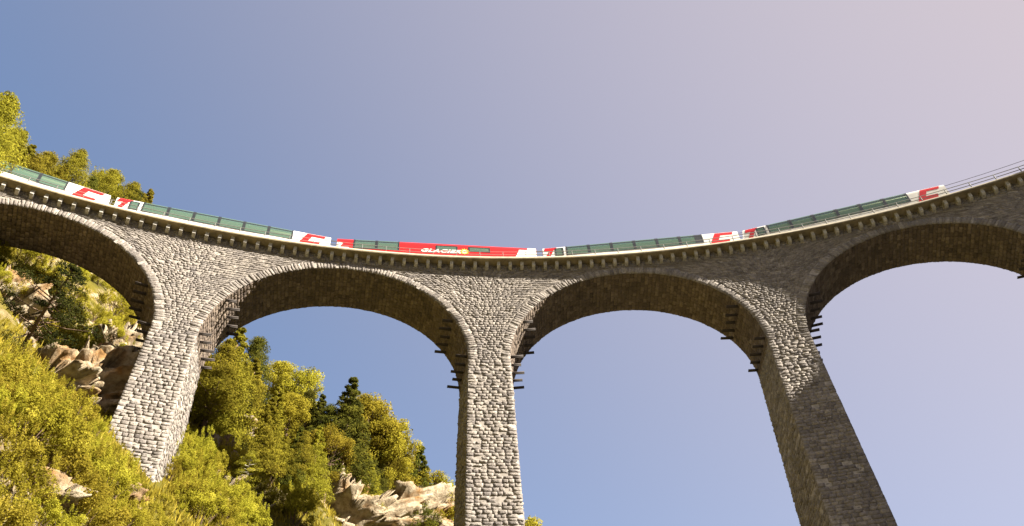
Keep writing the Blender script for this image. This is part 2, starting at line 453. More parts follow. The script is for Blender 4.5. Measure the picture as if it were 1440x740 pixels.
for k in KS_ALL:
    mb = MB(); ph = 98*arch_phi(k); half = 98*DTH/2
    lo, hi = ph-half, ph+half
    if k == 1: lo = ph - 13.5 - 4.0
    if k == 6: hi = ph + 13.5 + 4.0
    tt = np.linspace(0, math.pi, 61)
    uin = 98*(arch_phi(k) + np.arcsin(-A*np.cos(tt)/RI)); zin = ZS + B*np.sin(tt)
    us = np.concatenate([[lo], uin, [hi]]); zb = np.concatenate([[ZS], zin, [ZS]])
    for fn in (front, back):
        G = [[fn(us[i], zb[i] + (0.06-zb[i])*q, -0.018) for q in np.linspace(0, 1, 6)] for i in range(len(us))]
        mb.grid(np.array(G))
    walls[k] = mb.obj('spandrel_wall', M_MORTAR, viaduct)
    mb = MB(); sm = soffit_map(k)
    mb.grid(np.array([[sm(np.array(v), np.array(q), -0.018) for v in np.linspace(-0.0, WID, 5)] for q in tt]))
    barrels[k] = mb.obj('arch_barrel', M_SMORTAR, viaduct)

# courses
cz = [0.0]
while cz[-1] > ZS: cz.append(cz[-1] - RNG.uniform(0.18, 0.28))
cz[-1] = ZS
ULO, UHI = 98*arch_phi(1) - 12.5, 98*arch_phi(5) + 11.5
for i in range(len(cz)-1):
    zt, zb = cz[i], cz[i+1]
    rows = {1: [], 2: [], 3: [], 4: [], 5: []}
    crown = ZS + B + RING
    cuts_t, cuts_b = [ULO], [ULO]
    if zb >= crown - 0.05:
        segs = [(ULO, UHI, ULO, UHI)]
    else:
        segs = []
        pb, pt_ = ULO, ULO
        for k in (1, 2, 3, 4, 5):
            lb, lt = intr_u(k, -1, zb, RING), intr_u(k, -1, zt, RING)
            rb, rt = intr_u(k, 1, zb, RING), intr_u(k, 1, zt, RING)
            segs.append((pb, lb, pt_, lt)); pb, pt_ = rb, rt
        segs.append((pb, UHI, pt_, UHI))
    st = []
    for (a0, a1, b0, b1) in segs: split_row(a0, a1, b0, b1, zb, zt, 0.2, 0.54, st)
    for q in st:
        um = (q[0][0]+q[1][0])/2
        k = int(np.clip(round((um/98 + PHASE)/DTH + 2.5), 1, 5)); rows[k].append(q)
    for k in rows:
        if rows[k]:
            W, sh = build_stones(np.array(rows[k]), front, 0.042, 0.008, recess=0.04)
            all_sets.append([walls[k], W, sh, M_STONE, 'stone', True])
# voussoirs of the front rings
for k in (1, 2, 3, 4, 5):
    n = 124; C = []
    e = np.linspace(0, math.pi, n+1) + np.concatenate([[0], RNG.normal(0, 0.004, n-1), [0]])
    for i in range(n):
        def pt(tt, T): return (98*(arch_phi(k) + math.asin(-(A+T)*math.cos(tt)/RI)), ZS + (B+T)*math.sin(tt))
        T = RING*RNG.uniform(0.8, 1.25); T0 = -0.03 + RNG.normal(0, 0.02)
        C.append([pt(e[i], T0), pt(e[i+1], T0), pt(e[i+1], T), pt(e[i], T)])
    W, sh = build_stones(np.array(C), front, 0.038, 0.009, rim=0.15, recess=0.05)
    all_sets.append([barrels[k], W, np.clip(sh+0.04, 0, 1), M_STONE, 'voussoir', True])
# soffits
for k in (1, 2, 3, 4, 5):
    L_ = math.pi*(A+B)/2; n = int(L_/0.31); e = np.linspace(0, math.pi, n+1); st = []
    for i in range(n): split_row(0.12, WID, 0.12, WID, e[i], e[i+1], 0.28, 0.75, st)
    C = np.array(st); C[..., 1] *= 9.7
    f0 = soffit_map(k)
    W, sh = build_stones(C, lambda v, z, d, f0=f0: f0(v, z/9.7, d), 0.035, 0.014, rim=0.5, recess=0.03, depth=0.06)
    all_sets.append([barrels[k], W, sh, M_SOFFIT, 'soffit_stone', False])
# piers
for j in (0, 1, 2, 3, 4, 5):
    zf = -ZD + {0: 45, 1: 32, 2: 12, 3: 12, 4: 20, 5: 30}[j]
    cs = [ZS]
    while cs[-1] > zf: cs.append(cs[-1] - RNG.uniform(0.23, 0.35))
    F, SL, SR = [], [], []
    for i in range(len(cs)-1):
        zt, zb = cs[i], cs[i+1]
        lb = jamb_u(j, 1, zb) if j >= 1 else ULO; lt = jamb_u(j, 1, zt) if j >= 1 else ULO
        rb, rt = jamb_u(j+1, -1, zb), jamb_u(j+1, -1, zt)
        split_row(lb, rb, lt, rt, zb, zt, 0.3, 0.72, F, 0.045, 0.045)
        split_row(0.06, WID, 0.06, WID, zb, zt, 0.3, 0.72, SL, 0.0, 0.05)
        split_row(0.06, WID, 0.06, WID, zb, zt, 0.3, 0.72, SR, 0.0, 0.05)
    W, sh = build_stones(np.array(F), front, 0.05, 0.010, rim=0.25, recess=0.06); all_sets.append([piers[j], W, sh, M_STONE, 'stone', True])
    if j >= 1:
        W, sh = build_stones(np.array(SL), side_map(j, 1), 0.06, 0.012, rim=0.25)
        all_sets.append([piers[j], W, sh, M_STONE, 'stone', True])
    W, sh = build_stones(np.array(SR), side_map(j+1, -1), 0.06, 0.012, rim=0.25)
    all_sets.append([piers[j], W, sh, M_STONE, 'stone', True])

# the stones that show largest become parts, the rest one facing per part
def px_area(W):
    q = project(W[:, :16]); a = q[:, [0, 3, 15, 12]]
    ar = 0.5*np.abs((a[:, 2, 0]-a[:, 0, 0])*(a[:, 3, 1]-a[:, 1, 1]) - (a[:, 3, 0]-a[:, 1, 0])*(a[:, 2, 1]-a[:, 0, 1]))
    nrm = np.cross(W[:, 3]-W[:, 0], W[:, 12]-W[:, 0]); cen = W[:, :16].mean(1)
    cs = ((CAM-cen)*nrm).sum(-1); out_mean = ((cen - W[:, 16:].mean(1))*nrm).sum(-1)
    facing = cs*out_mean > 0
    c = q.mean(1); inside = (c[:, 0] > 4) & (c[:, 0] < 1436) & (c[:, 1] > 4) & (c[:, 1] < 736)
    return np.where(facing & inside, ar, 0)
cand = {'stone': [], 'voussoir': []}
for si, s in enumerate(all_sets):
    if s[5]:
        ar = px_area(s[1])
        if s[0] is piers.get(1): ar = np.where(s[1][:, :16, 2].mean(1) > 45.5, ar, 0)
        for i in np.where(ar > 25)[0]: cand[s[4]].append((ar[i], si, i))
pick = {}
for nm, lst in cand.items():
    lst.sort(reverse=True)
    for ar, si, i in lst[:298]: pick.setdefault(si, set()).add(int(i))
joined = {}
for si, (par, W, sh, mat, nm, _) in enumerate(all_sets):
    P = pick.get(si, set()); mask = np.ones(len(W), bool)
    for i in sorted(P):
        mask[i] = False
        c = W[i].mean(0)
        link(nm, mesh_np(nm, W[i]-c, _Q, mat, attr=np.full(28, sh[i])), par, loc=c)
    joined.setdefault((par.name, mat.name), [par, mat, [], []])
    joined[(par.name, mat.name)][2].append(W[mask]); joined[(par.name, mat.name)][3].append(sh[mask])
for par, mat, Ws, shs in joined.values():
    W = np.concatenate(Ws); sh = np.concatenate(shs)
    Q = (_Q[None] + 28*np.arange(len(W))[:, None, None]).reshape(-1, 4)
    nm = 'soffit_facing' if mat is M_SOFFIT else 'stone_facing'
    tag(link(nm, mesh_np(nm, W, Q, mat, attr=np.repeat(sh, 28)), par), kind='stuff')

# deck slab
def sweep(name, prof, mat, u0, u1, parent, step=1.0, closed=True):
    us = np.arange(u0, u1+0.01, step); G = []
    pr = prof + [prof[0]] if closed else prof
    for u in us:
        ph = u/98.0
        G.append([((RI+o)*math.sin(ph), (RI+o)*math.cos(ph), z+ZD+SLOPE*u) for o, z in pr])
    mb = MB(); mb.grid(np.array(G)); return mb.obj(name, mat, parent)
OV = 0.81
U0, U1 = 98*arch_phi(1) - 17.0, 98*arch_phi(6) + 17.0
deck = sweep('deck_slab', [(-OV, 0.10), (-OV, 0.25), (-OV+0.03, 0.27), (WID+OV-0.03, 0.27), (WID+OV, 0.25), (WID+OV, 0.10)], M_DECK, U0, U1, viaduct)
M_UNDERSIDE = simple('shade_toned_underside', (0.22, 0.18, 0.115), 0.9, nscale=1.5, var=0.4, spec=0.15)  # browner and darker than the slab: shade under the deck put into the colour
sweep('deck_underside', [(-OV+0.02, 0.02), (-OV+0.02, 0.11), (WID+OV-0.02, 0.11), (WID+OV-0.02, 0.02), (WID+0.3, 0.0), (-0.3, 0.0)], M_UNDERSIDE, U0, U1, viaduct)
RC = WID/2                                 # track centre, from the inner face
sweep('ballast_bed', [(RC-1.5, 0.26), (RC-1.15, 0.42), (RC+1.15, 0.42), (RC+1.5, 0.26)], M_BALLAST, U0, U1, viaduct)
for o in (-0.53, 0.53): sweep('track_rail', [(RC+o-0.035, 0.41), (RC+o-0.035, 0.55), (RC+o+0.035, 0.55), (RC+o+0.035, 0.41)], M_RAIL, U0, U1, viaduct)
ZR = 0.55
# corbels: one shape, many copies
mb = MB(); hw = 0.135
prof = [(0.08, -0.62), (-0.34, -0.56), (-0.47, -0.44), (-0.47, 0.03), (0.08, 0.03)]
for i in range(len(prof)-1):
    (a, za), (b2, zb2) = prof[i], prof[i+1]
    mb.quad((-hw, a, za), (hw, a, za), (hw, b2, zb2), (-hw, b2, zb2))
for s in (-hw, hw):
    mb.quad((s, prof[0][0], prof[0][1]), (s, prof[1][0], prof[1][1]), (s, prof[3][0], prof[3][1]), (s, prof[4][0], prof[4][1]))
    mb.quad((s, prof[1][0], prof[1][1]), (s, prof[2][0], prof[2][1]), (s, prof[3][0], prof[3][1]), (s, prof[3][0], prof[3][1]-0.001))
me_c = mb.mesh('corbel', M_CORBEL)
def on_curve(name, me, u, o=0.0, z=0.0, parent=None):
    ph = u/98.0
    return link(name, me, parent, ((RI+o)*math.sin(ph), (RI+o)*math.cos(ph), z+ZD+SLOPE*u), (0, 0, -ph))
u = -45.36
while u < 72:
    on_curve('corbel', me_c, u, 0, 0, viaduct); u += 1.0
# railing
mb = MB(); mb.box(-0.03, 0.03, -0.03, 0.03, 0.25, 1.0); mb.box(-0.07, 0.07, -0.06, 0.06, 0.262, 0.29)
me_p = mb.mesh('railing_post', M_GALV)
u = -46.98
while u < 72:
    on_curve('railing_post', me_p, u, -0.70, 0, viaduct); u += 2.0
for z in (0.62, 0.99): sweep('handrail', [(-0.70-0.022, z-0.022), (-0.70-0.022, z+0.022), (-0.70+0.022, z+0.022), (-0.70+0.022, z-0.022)], M_GALV, -50, 72, viaduct)
for z in (0.62, 0.99): sweep('handrail', [(WID+0.70-0.022, z-0.022), (WID+0.70-0.022, z+0.022), (WID+0.70+0.022, z+0.022), (WID+0.70+0.022, z-0.022)], M_GALV, -50, 72, viaduct)

# iron centring beams left in the arches: two rows of five on each side of each arch
mb = MB()
for yy in (-0.075, 0.075): mb.box(-0.45, 0.95, yy-0.035, yy+0.035, -0.055, 0.055)
mb.box(0.2, 0.26, -0.075, 0.075, -0.03, 0.03)
me_b = mb.mesh('iron_beam', M_IRON)
for k in (1, 2, 3, 4, 5):
    for sgn in (-1, 1):
        for row, zrow in enumerate((-10.25, -6.45)):
            for i in range(5):
                f = 0.09 + 0.205*i
                q = (zrow-ZS)/B; x = sgn*A*math.sqrt(1-q*q)
                P = barrel_pt(k, np.array(x), np.array(f), np.array(zrow + RNG.normal(0, 0.02)), RI, RO)
                o = link('iron_beam', me_b, barrels[k], P)
                o.rotation_euler = (0, 0, -arch_phi(k) + (math.pi if sgn > 0 else 0) + RNG.normal(0, 0.02))
                o.scale = (RNG.uniform(0.8, 1.1), 1, RNG.uniform(0.9, 1.15))

# ------------------------------------------------------------------ overhead line
def curve_pt(u, o, z): ph = u/98.0; return ((RI+o)*math.sin(ph), (RI+o)*math.cos(ph), z+ZD+SLOPE*u)
mb = MB(); mb.tube([curve_pt(u, RC+0.62, 5.22) for u in np.arange(-50, 74, 2.0)], 0.022)
tag(mb.obj('overhead_wire', M_WIRE), 'thin dark contact wire strung above the railway track', 'wire')
mast = link('catenary_mast', None, None, curve_pt(49.3, WID+0.4, 0.27))
mast.rotation_euler = (0, 0, -49.3/98)
tag(mast, 'slim steel mast holding the contact wire at the deck edge', 'mast')
mb = MB(); mb.tube([(0, 0, 0), (0, 0, 6.6)], [0.11, 0.07]); mb.obj('pole', M_GALV, mast)
mb = MB(); mb.tube([(0, 0, 5.9), (0, -2.1, 5.6)], 0.035); mb.tube([(0, 0, 6.5), (0, -2.1, 5.6)], 0.02); mb.tube([(0, -2.1, 5.65), (0, -2.04, 4.95)], 0.025); mb.obj('bracket_arm', M_GALV, mast)

# ------------------------------------------------------------------ train
def paint(name, col, rough=0.32):
    m, t, b = newmat(name); L = t.links.new
    geo = N(t, 'ShaderNodeNewGeometry')
    n = N(t, 'ShaderNodeTexNoise', Scale=1.7, Detail=6.0, Roughness=0.7); L(geo.outputs['Position'], n.inputs['Vector'])
    r = ramp(t, [(0.35, tuple(c*0.86 for c in col)), (0.65, col)]); L(n.outputs[0], r.inputs[0])
    L(r.outputs[0], b.inputs['Base Color']); b.inputs['Roughness'].default_value = rough
    b.inputs['Coat Weight'].default_value = 0.15
    return m
M_WHITE = paint('white_paint', (0.78, 0.76, 0.70)); M_RED = paint('red_paint', (0.55, 0.010, 0.010))
M_BLACK = paint('black_frame', (0.018, 0.022, 0.024), 0.4); M_ROOF = paint('roof_grey', (0.42, 0.42, 0.42), 0.5)
M_CEIL = paint('ceiling_beech', (0.62, 0.47, 0.27), 0.5); M_UNDER = paint('underframe', (0.04, 0.04, 0.042), 0.7)
M_YEL = paint('sun_yellow', (0.85, 0.6, 0.06)); M_SEAT = paint('seat_fabric', (0.12, 0.14, 0.22), 0.9)
m, t, b = newmat('tinted_glass'); L = t.links.new
t.nodes.remove(b); o_ = t.nodes['Material Output']
tr = N(t, 'ShaderNodeBsdfTransparent'); tr.inputs[0].default_value = (0.62, 0.82, 0.73, 1)
gl = N(t, 'ShaderNodeBsdfGlossy', Roughness=0.04); gl.inputs[0].default_value = (0.8, 0.9, 0.85, 1)
lf = N(t, 'ShaderNodeLayerWeight', Blend=0.25); lw = N(t, 'ShaderNodeMath', operation='MULTIPLY_ADD'); L(lf.outputs['Facing'], lw.inputs[0]); lw.inputs[1].default_value = 0.35; lw.inputs[2].default_value = 0.04
ms = N(t, 'ShaderNodeMixShader'); L(lw.outputs[0], ms.inputs[0]); L(tr.outputs[0], ms.inputs[1]); L(gl.outputs[0], ms.inputs[2])
df = N(t, 'ShaderNodeBsdfDiffuse'); df.inputs[0].default_value = (0.15, 0.25, 0.19, 1)
ms2 = N(t, 'ShaderNodeMixShader'); ms2.inputs[0].default_value = 0.40; L(ms.outputs[0], ms2.inputs[1]); L(df.outputs[0], ms2.inputs[2])
L(ms2.outputs[0], o_.inputs[0]); M_GLASS = m

PROF = [(1.33, 0.55), (1.35, 1.0), (1.35, 1.75), (1.35, 2.78), (1.335, 2.98), (1.28, 3.15), (1.12, 3.33), (0.87, 3.46), (0.55, 3.55), (0.25, 3.59), (0.0, 3.60)]
_pl = np.concatenate([[0], np.cumsum([math.dist(PROF[i], PROF[i+1]) for i in range(len(PROF)-1)])])
_pa = np.array(PROF)
def prof_at(w_): return np.array([np.interp(w_, _pl, _pa[:, 0]), np.interp(w_, _pl, _pa[:, 1])])
def w_of_z(z): return float(np.interp(z, _pa[:, 1], _pl))
def strip(mb, x0b, x1b, x0t, x1t, w0, w1, off, side):
    ws = [w0] + [q for q in _pl if w0+1e-4 < q < w1-1e-4] + [w1]
    G = []
    for q in ws:
        f = (q-w0)/(w1-w0); y, z = prof_at(q)
        y2, z2 = prof_at(min(q+0.02, _pl[-1])); y1, z1 = prof_at(max(q-0.02, 0))
        n = np.array([(z2-z1), -(y2-y1)]); n = n/(np.linalg.norm(n)+1e-9)
        yy, zz = y+n[0]*off, z+n[1]*off
        G.append([(x0b+(x0t-x0b)*f, side*yy, zz), (x1b+(x1t-x1b)*f, side*yy, zz)])
    mb.grid(np.array(G))
LEN = 17.7
WB, WT = w_of_z(1.88), w_of_z(3.53)
W_SIDE = w_of_z(2.95)
def make_car(kind, label, s0, dark_panel=False):
    um = s0 + LEN/2
    sc = 98.0/(RI+RC-1.35)                # positions were measured on the car's side
    u_ = um*sc*(RI+0.9)/98.0*98.0/(RI+0.9)
    car = link('railway_carriage', None)
    tag(car, label, 'train carriage', 'coaches of the express train')
    ph = um/(RI+0.9); sag = LEN*LEN/(16*100.0)
    o = RC - sag*0.5
    car.location = ((RI+o)*math.sin(ph), (RI+o)*math.cos(ph), ZR + 0.0 + ZD + SLOPE*98*ph)
    car.rotation_euler = (0, -math.atan(SLOPE), -ph)
    H = LEN/2; body = M_RED if kind == 'bar' else M_WHITE
    # window layout: list of (x0, x1, w0, w1) panes
    if kind == 'pan':
        x0, x1 = -H+2.1, H-3.25; n = 6; pw = (x1-x0)/n
        panes = [(x0+i*pw, x0+(i+1)*pw, WB, WT) for i in range(n)]
        small = [(-H+1.08, -H+1.85, w_of_z(1.9), w_of_z(2.98))]
    else:
        panes = [(-H+1.45, -H+3.45, WB, WT), (-H+3.45, -H+5.45, WB, WT)]
        small = [(-H+8.65, -H+10.6, w_of_z(2.2), w_of_z(2.86)), (-H+11.55, -H+13.5, w_of_z(2.2), w_of_z(2.86))]
    shell = MB()
    big0, big1 = panes[0][0], panes[-1][1]
    for side in (-1, 1):
        strip(shell, -H, H, -H, H, 0, WB, 0, side)
        for (a, b2) in ((-H, big0), (big1, H)):
            cuts = [p for p in small if a < p[0] < b2]
            if not cuts: strip(shell, a, b2, a, b2, WB, WT, 0, side); continue
            xs = [a] + [c for p in cuts for c in (p[0], p[1])] + [b2]
            for i in range(0, len(xs)-1):
                if i % 2 == 0: strip(shell, xs[i], xs[i+1], xs[i], xs[i+1], WB, WT, 0, side)
                else:
                    p = cuts[i//2]
                    strip(shell, p[0], p[1], p[0], p[1], WB, max(p[2], WB+0.02), 0, side); strip(shell, p[0], p[1], p[0], p[1], p[3], WT, 0, side)
    # ends
    for x in (-H, H):
        for i in range(len(PROF)-1):
            (ya, za), (yb, zb_) = PROF[i], PROF[i+1]
            shell.quad((x, -ya, za), (x, ya, za), (x, yb, zb_), (x, -yb, zb_))
    shell.obj('body', body, car)
    rf = MB()
    for side in (-1, 1): strip(rf, -H, H, -H, H, WT, _pl[-1], 0.004, side)
    rf.obj('roof', M_ROOF if kind == 'pan' else M_RED, car)
    cl = MB(); yb, zb_ = prof_at(WT); cl.box(-H+0.1, H-0.1, -yb+0.02, yb-0.02, zb_-0.05, zb_-0.01); cl.obj('ceiling', M_CEIL, car)
    fl = MB(); fl.box(-H+0.05, H-0.05, -1.3, 1.3, 0.85, 0.93); fl.obj('floor', M_UNDER, car)
    uf = MB(); uf.box(-H+3.8, H-3.8, -1.15, 1.15, 0.3, 0.54); uf.box(-H+0.3, H-0.3, -0.5, 0.5, 0.55, 0.84); uf.obj('underframe', M_UNDER, car)
    for side in (-1, 1):
        for p in panes + small:
            mb = MB(); strip(mb, p[0]+0.03, p[1]-0.03, p[0]+0.03, p[1]-0.03, p[2]+0.03, p[3]-0.0, 0.006, side)
            pn = mb.obj('window', M_GLASS, car)
            fr = MB(); q = 0.12
            for (a, b2, c, d) in ((p[0]-0.01, p[0]+q, p[2], p[3]), (p[1]-q, p[1]+0.01, p[2], p[3]), (p[0]+q, p[1]-q, p[2], p[2]+0.07), (p[0]+q, p[1]-q, p[3]-0.09, p[3])):
                strip(fr, a, b2, a, b2, c, d, 0.018, side)
            if p in panes:
                strip(fr, p[0]+q, p[1]-q, p[0]+q, p[1]-q, W_SIDE-0.09, W_SIDE+0.06, 0.018, side)
            fr.obj('frame', M_BLACK, pn)
    if dark_panel:
        for side in (-1, 1):
            mb = MB(); strip(mb, big1-0.72, big1-0.08, big1-0.72, big1-0.08, WB+0.03, WT-0.09, 0.012, side); mb.obj('dark_panel', M_BLACK, car)
    # seats, a pair of rows seen dimly through the glass
    if kind == 'pan':
        x = big0 + 0.5
        while x < big1 - 0.4:
            mb = MB()
            for yy in (-0.75, 0.75):
                mb.box(x, x+0.12, yy-0.48, yy+0.48, 1.3, 2.05); mb.box(x+0.12, x+0.6, yy-0.48, yy+0.48, 1.2, 1.36); mb.box(x+0.2, x+0.4, yy-0.1, yy+0.1, 0.93, 1.2)
            mb.obj('seat', M_SEAT, car); x += 1.02
    # livery
    def decal(parts, mat, nm='livery_stripe'):
        for side in (-1, 1):
            mb = MB()
            for (a, b2, c, d, z0, z1) in parts: strip(mb, a, b2, c, d, w_of_z(z0), w_of_z(z1), 0.011, side)
            mb.obj(nm, mat, car)
    R = H
    if kind == 'pan':
        s = 0.55
        # big bracket at the right-hand end: slanted spine, top bar, foot bar
        decal([(R-2.72, R-2.12, R-2.05, R-1.45, 1.62, 3.10), (R-1.62, R-0.55, R-1.48, R-0.42, 2.72, 3.101), (R-2.10, R-1.0, R-1.90, R-0.88, 1.62, 2.12)], M_RED)
        # flag at the left-hand end
        decal([(-R+0.08, -R+0.95, -R+0.20, -R+1.30, 2.66, 3.12), (-R+0.10, -R+0.52, -R+0.55, -R+0.95, 1.62, 2.659)], M_RED)
    else:
        decal([(R-2.0, R-0.02, R-1.55, R-0.02, 1.62, 2.80), (R-0.85, R-0.02, R-0.7, R-0.02, 2.801, 3.3)], M_WHITE)
        decal([(-R+0.03, -R+1.25, -R+0.03, -R+1.05, 1.62, 2.02)], M_WHITE)
        decal([(-R+0.03, -R+0.35, -R+0.03, -R+0.55, 2.05, 2.6)], M_WHITE)
        # lettering
        fc = bpy.data.curves.new('lettering', 'FONT'); fc.body = 'GLACIER'; fc.size = 0.62; fc.shear = 0.32; fc.offset = 0.03; fc.extrude = 0.004; fc.space_character = 1.12
        to = bpy.data.objects.new('lettering', fc); COL.objects.link(to)
        dg = bpy.context.evaluated_depsgraph_get(); dg.update()
        me = bpy.data.meshes.new_from_object(to.evaluated_get(dg)); me.name = 'lettering'
        COL.objects.unlink(to); bpy.data.objects.remove(to)
        me.materials.clear(); me.materials.append(M_WHITE)
        lo_ = link('lettering', me, car, (-H+7.3, -1.372, 1.92), (math.pi/2, 0, 0), (1.32, 0.9, 1))
        sb = MB(); n = 12; c = np.array([-H+11.2, 0, 2.16])
        vs = []
        for i in range(2*n):
            a = math.pi*i/n; r = 0.46 if i % 2 == 0 else 0.25
            vs.append((c[0]+r*math.cos(a), -1.368, c[2]+r*math.sin(a)))
        for i in range(0, 2*n):
            p, q = vs[i], vs[(i+1) % (2*n)]; m2 = tuple((np.array(p)+np.array(q))/2)
            sb.quad((c[0], -1.368, c[2]), p, m2, q)
        st_ = sb.obj('sun_emblem', M_YEL, car)
        sb = MB()
        for i in range(16):
            a, a2 = math.pi*i/8, math.pi*(i+1)/8
            sb.quad((c[0]+.12*math.cos(a), -1.372, c[2]+.12*math.sin(a)), (c[0]+.2*math.cos(a), -1.372, c[2]+.2*math.sin(a)), (c[0]+.2*math.cos(a2), -1.372, c[2]+.2*math.sin(a2)), (c[0]+.12*math.cos(a2), -1.372, c[2]+.12*math.sin(a2)))
        sb.obj('emblem_ring', M_WHITE, st_)
    # bogies
    for bx in (-H+2.9, H-2.9):
        mb = MB(); mb.box(bx-1.2, bx+1.2, -0.72, -0.60, 0.3, 0.5); mb.box(bx-1.2, bx+1.2, 0.60, 0.72, 0.3, 0.5); mb.box(bx-0.25, bx+0.25, -0.7, 0.7, 0.35, 0.6)
        bo = mb.obj('bogie', M_UNDER, car)
        for wx in (-0.9, 0.9):
            for wy in (-0.53, 0.53):
                mb = MB(); mb.disc_prism((bx+wx, wy, 0.345), (0, 1, 0), 0.345, 0.1); mb.obj('wheel', M_RAIL, bo)
    mb = MB(); mb.box(H-0.01, H+0.5, -0.42, 0.42, 0.95, 2.6); mb.obj('gangway', M_UNDER, car)
    return car
make_car('pan', 'white panorama carriage in front of the hillside pines', -49.8)
make_car('pan', 'white panorama carriage between the hillside pines and the lettered red carriage', -31.6)
make_car('bar', 'red carriage with white lettering and a yellow sun emblem', -13.4)
make_car('pan', 'white panorama carriage with a black panel at the end of its window row', 4.86, True)
make_car('pan', 'white panorama carriage in shade at the tail end of the train', 23.05)

# ------------------------------------------------------------------ vegetation
def leaf_mat(name, dark, mid, light, trans=0.35):
    m, t, b = newmat(name); L = t.links.new
    t.nodes.remove(b); o_ = t.nodes['Material Output']
    at = N(t, 'ShaderNodeAttribute', attribute_name='shade'); oi = N(t, 'ShaderNodeObjectInfo')
    r = ramp(t, [(0.0, dark), (0.5, mid), (1.0, light)]); L(at.outputs['Fac'], r.inputs[0])
    hv = N(t, 'ShaderNodeHueSaturation')
    mh = N(t, 'ShaderNodeMapRange'); mh.inputs['To Min'].default_value = 0.485; mh.inputs['To Max'].default_value = 0.515; L(oi.outputs['Random'], mh.inputs['Value']); L(mh.outputs[0], hv.inputs['Hue'])
    mv = N(t, 'ShaderNodeMapRange'); mv.inputs['To Min'].default_value = 0.8; mv.inputs['To Max'].default_value = 1.2; L(oi.outputs['Random'], mv.inputs['Value']); L(mv.outputs[0], hv.inputs['Value'])
    L(r.outputs[0], hv.inputs['Color'])
    d = N(t, 'ShaderNodeBsdfDiffuse'); L(hv.outputs[0], d.inputs[0]); tr = N(t, 'ShaderNodeBsdfTranslucent'); L(hv.outputs[0], tr.inputs[0])
    ms = N(t, 'ShaderNodeMixShader'); ms.inputs[0].default_value = trans; L(d.outputs[0], ms.inputs[1]); L(tr.outputs[0], ms.inputs[2])
    L(ms.outputs[0], o_.inputs[0]); return m
M_PINE = leaf_mat('pine_needles', (0.10, 0.092, 0.012), (0.23, 0.205, 0.024), (0.35, 0.30, 0.036), 0.45)
M_DPINE = leaf_mat('dark_pine_needles', (0.03, 0.034, 0.010), (0.085, 0.086, 0.015), (0.15, 0.14, 0.022), 0.4)
M_BROAD = leaf_mat('broad_leaves', (0.14, 0.12, 0.013), (0.28, 0.24, 0.026), (0.40, 0.34, 0.045), 0.5)
M_SHRUB = leaf_mat('shrub_leaves', (0.14, 0.125, 0.014), (0.28, 0.245, 0.026), (0.42, 0.36, 0.05), 0.5)
M_GRASS = leaf_mat('grass_blades', (0.14, 0.12, 0.014), (0.28, 0.235, 0.026), (0.42, 0.34, 0.06), 0.45)
M_BARK = simple('pine_bark', (0.12, 0.08, 0.055), 0.95, nscale=5, var=0.4, bump=0.5, spec=0.1)
M_PALE = simple('pale_bark', (0.38, 0.35, 0.30), 0.9, nscale=5, var=0.35, bump=0.3, spec=0.1)

def leaves(rg, cen, rad, n, size, aspect, up=0.3, clump_shade=None):
    """n leaf quads in each ellipsoid; cen (c,3), rad (c,3)"""
    c = len(cen); idx = np.repeat(np.arange(c), n); m_ = len(idx)
    dirs = rg.normal(size=(m_, 3)); dirs /= np.linalg.norm(dirs, axis=1)[:, None]
    rr = rg.uniform(0.15, 1.0, m_)**0.55
    P = cen[idx] + dirs*rr[:, None]*rad[idx]
    nrm = dirs*0.7 + rg.normal(size=(m_, 3))*0.7 + np.array([0, 0, up]); nrm /= np.linalg.norm(nrm, axis=1)[:, None]
    a = np.cross(nrm, rg.normal(size=(m_, 3))); a /= np.linalg.norm(a, axis=1)[:, None]; b = np.cross(nrm, a)
    s_ = size*rg.uniform(0.6, 1.35, m_)[:, None]
    V = np.stack([P - a*s_*0.5, P + b*s_*aspect*0.5 + a*s_*0.05, P + a*s_*0.5 + nrm*s_*0.12, P - b*s_*aspect*0.5 + a*s_*0.05], 1)
    cs = rg.normal(0.5, 0.16, c) if clump_shade is None else clump_shade
    sh = np.clip(cs[idx] + rg.normal(0, 0.16, m_), 0, 1)
    return V.reshape(-1, 3), np.repeat(sh, 4)
def quads(n): return np.arange(4*n).reshape(-1, 4)
def crown_mesh(name, parts, mat):
    V = np.concatenate([p[0] for p in parts]); S = np.concatenate([p[1] for p in parts])
    return mesh_np(name, V, quads(len(V)//4), mat, attr=S)

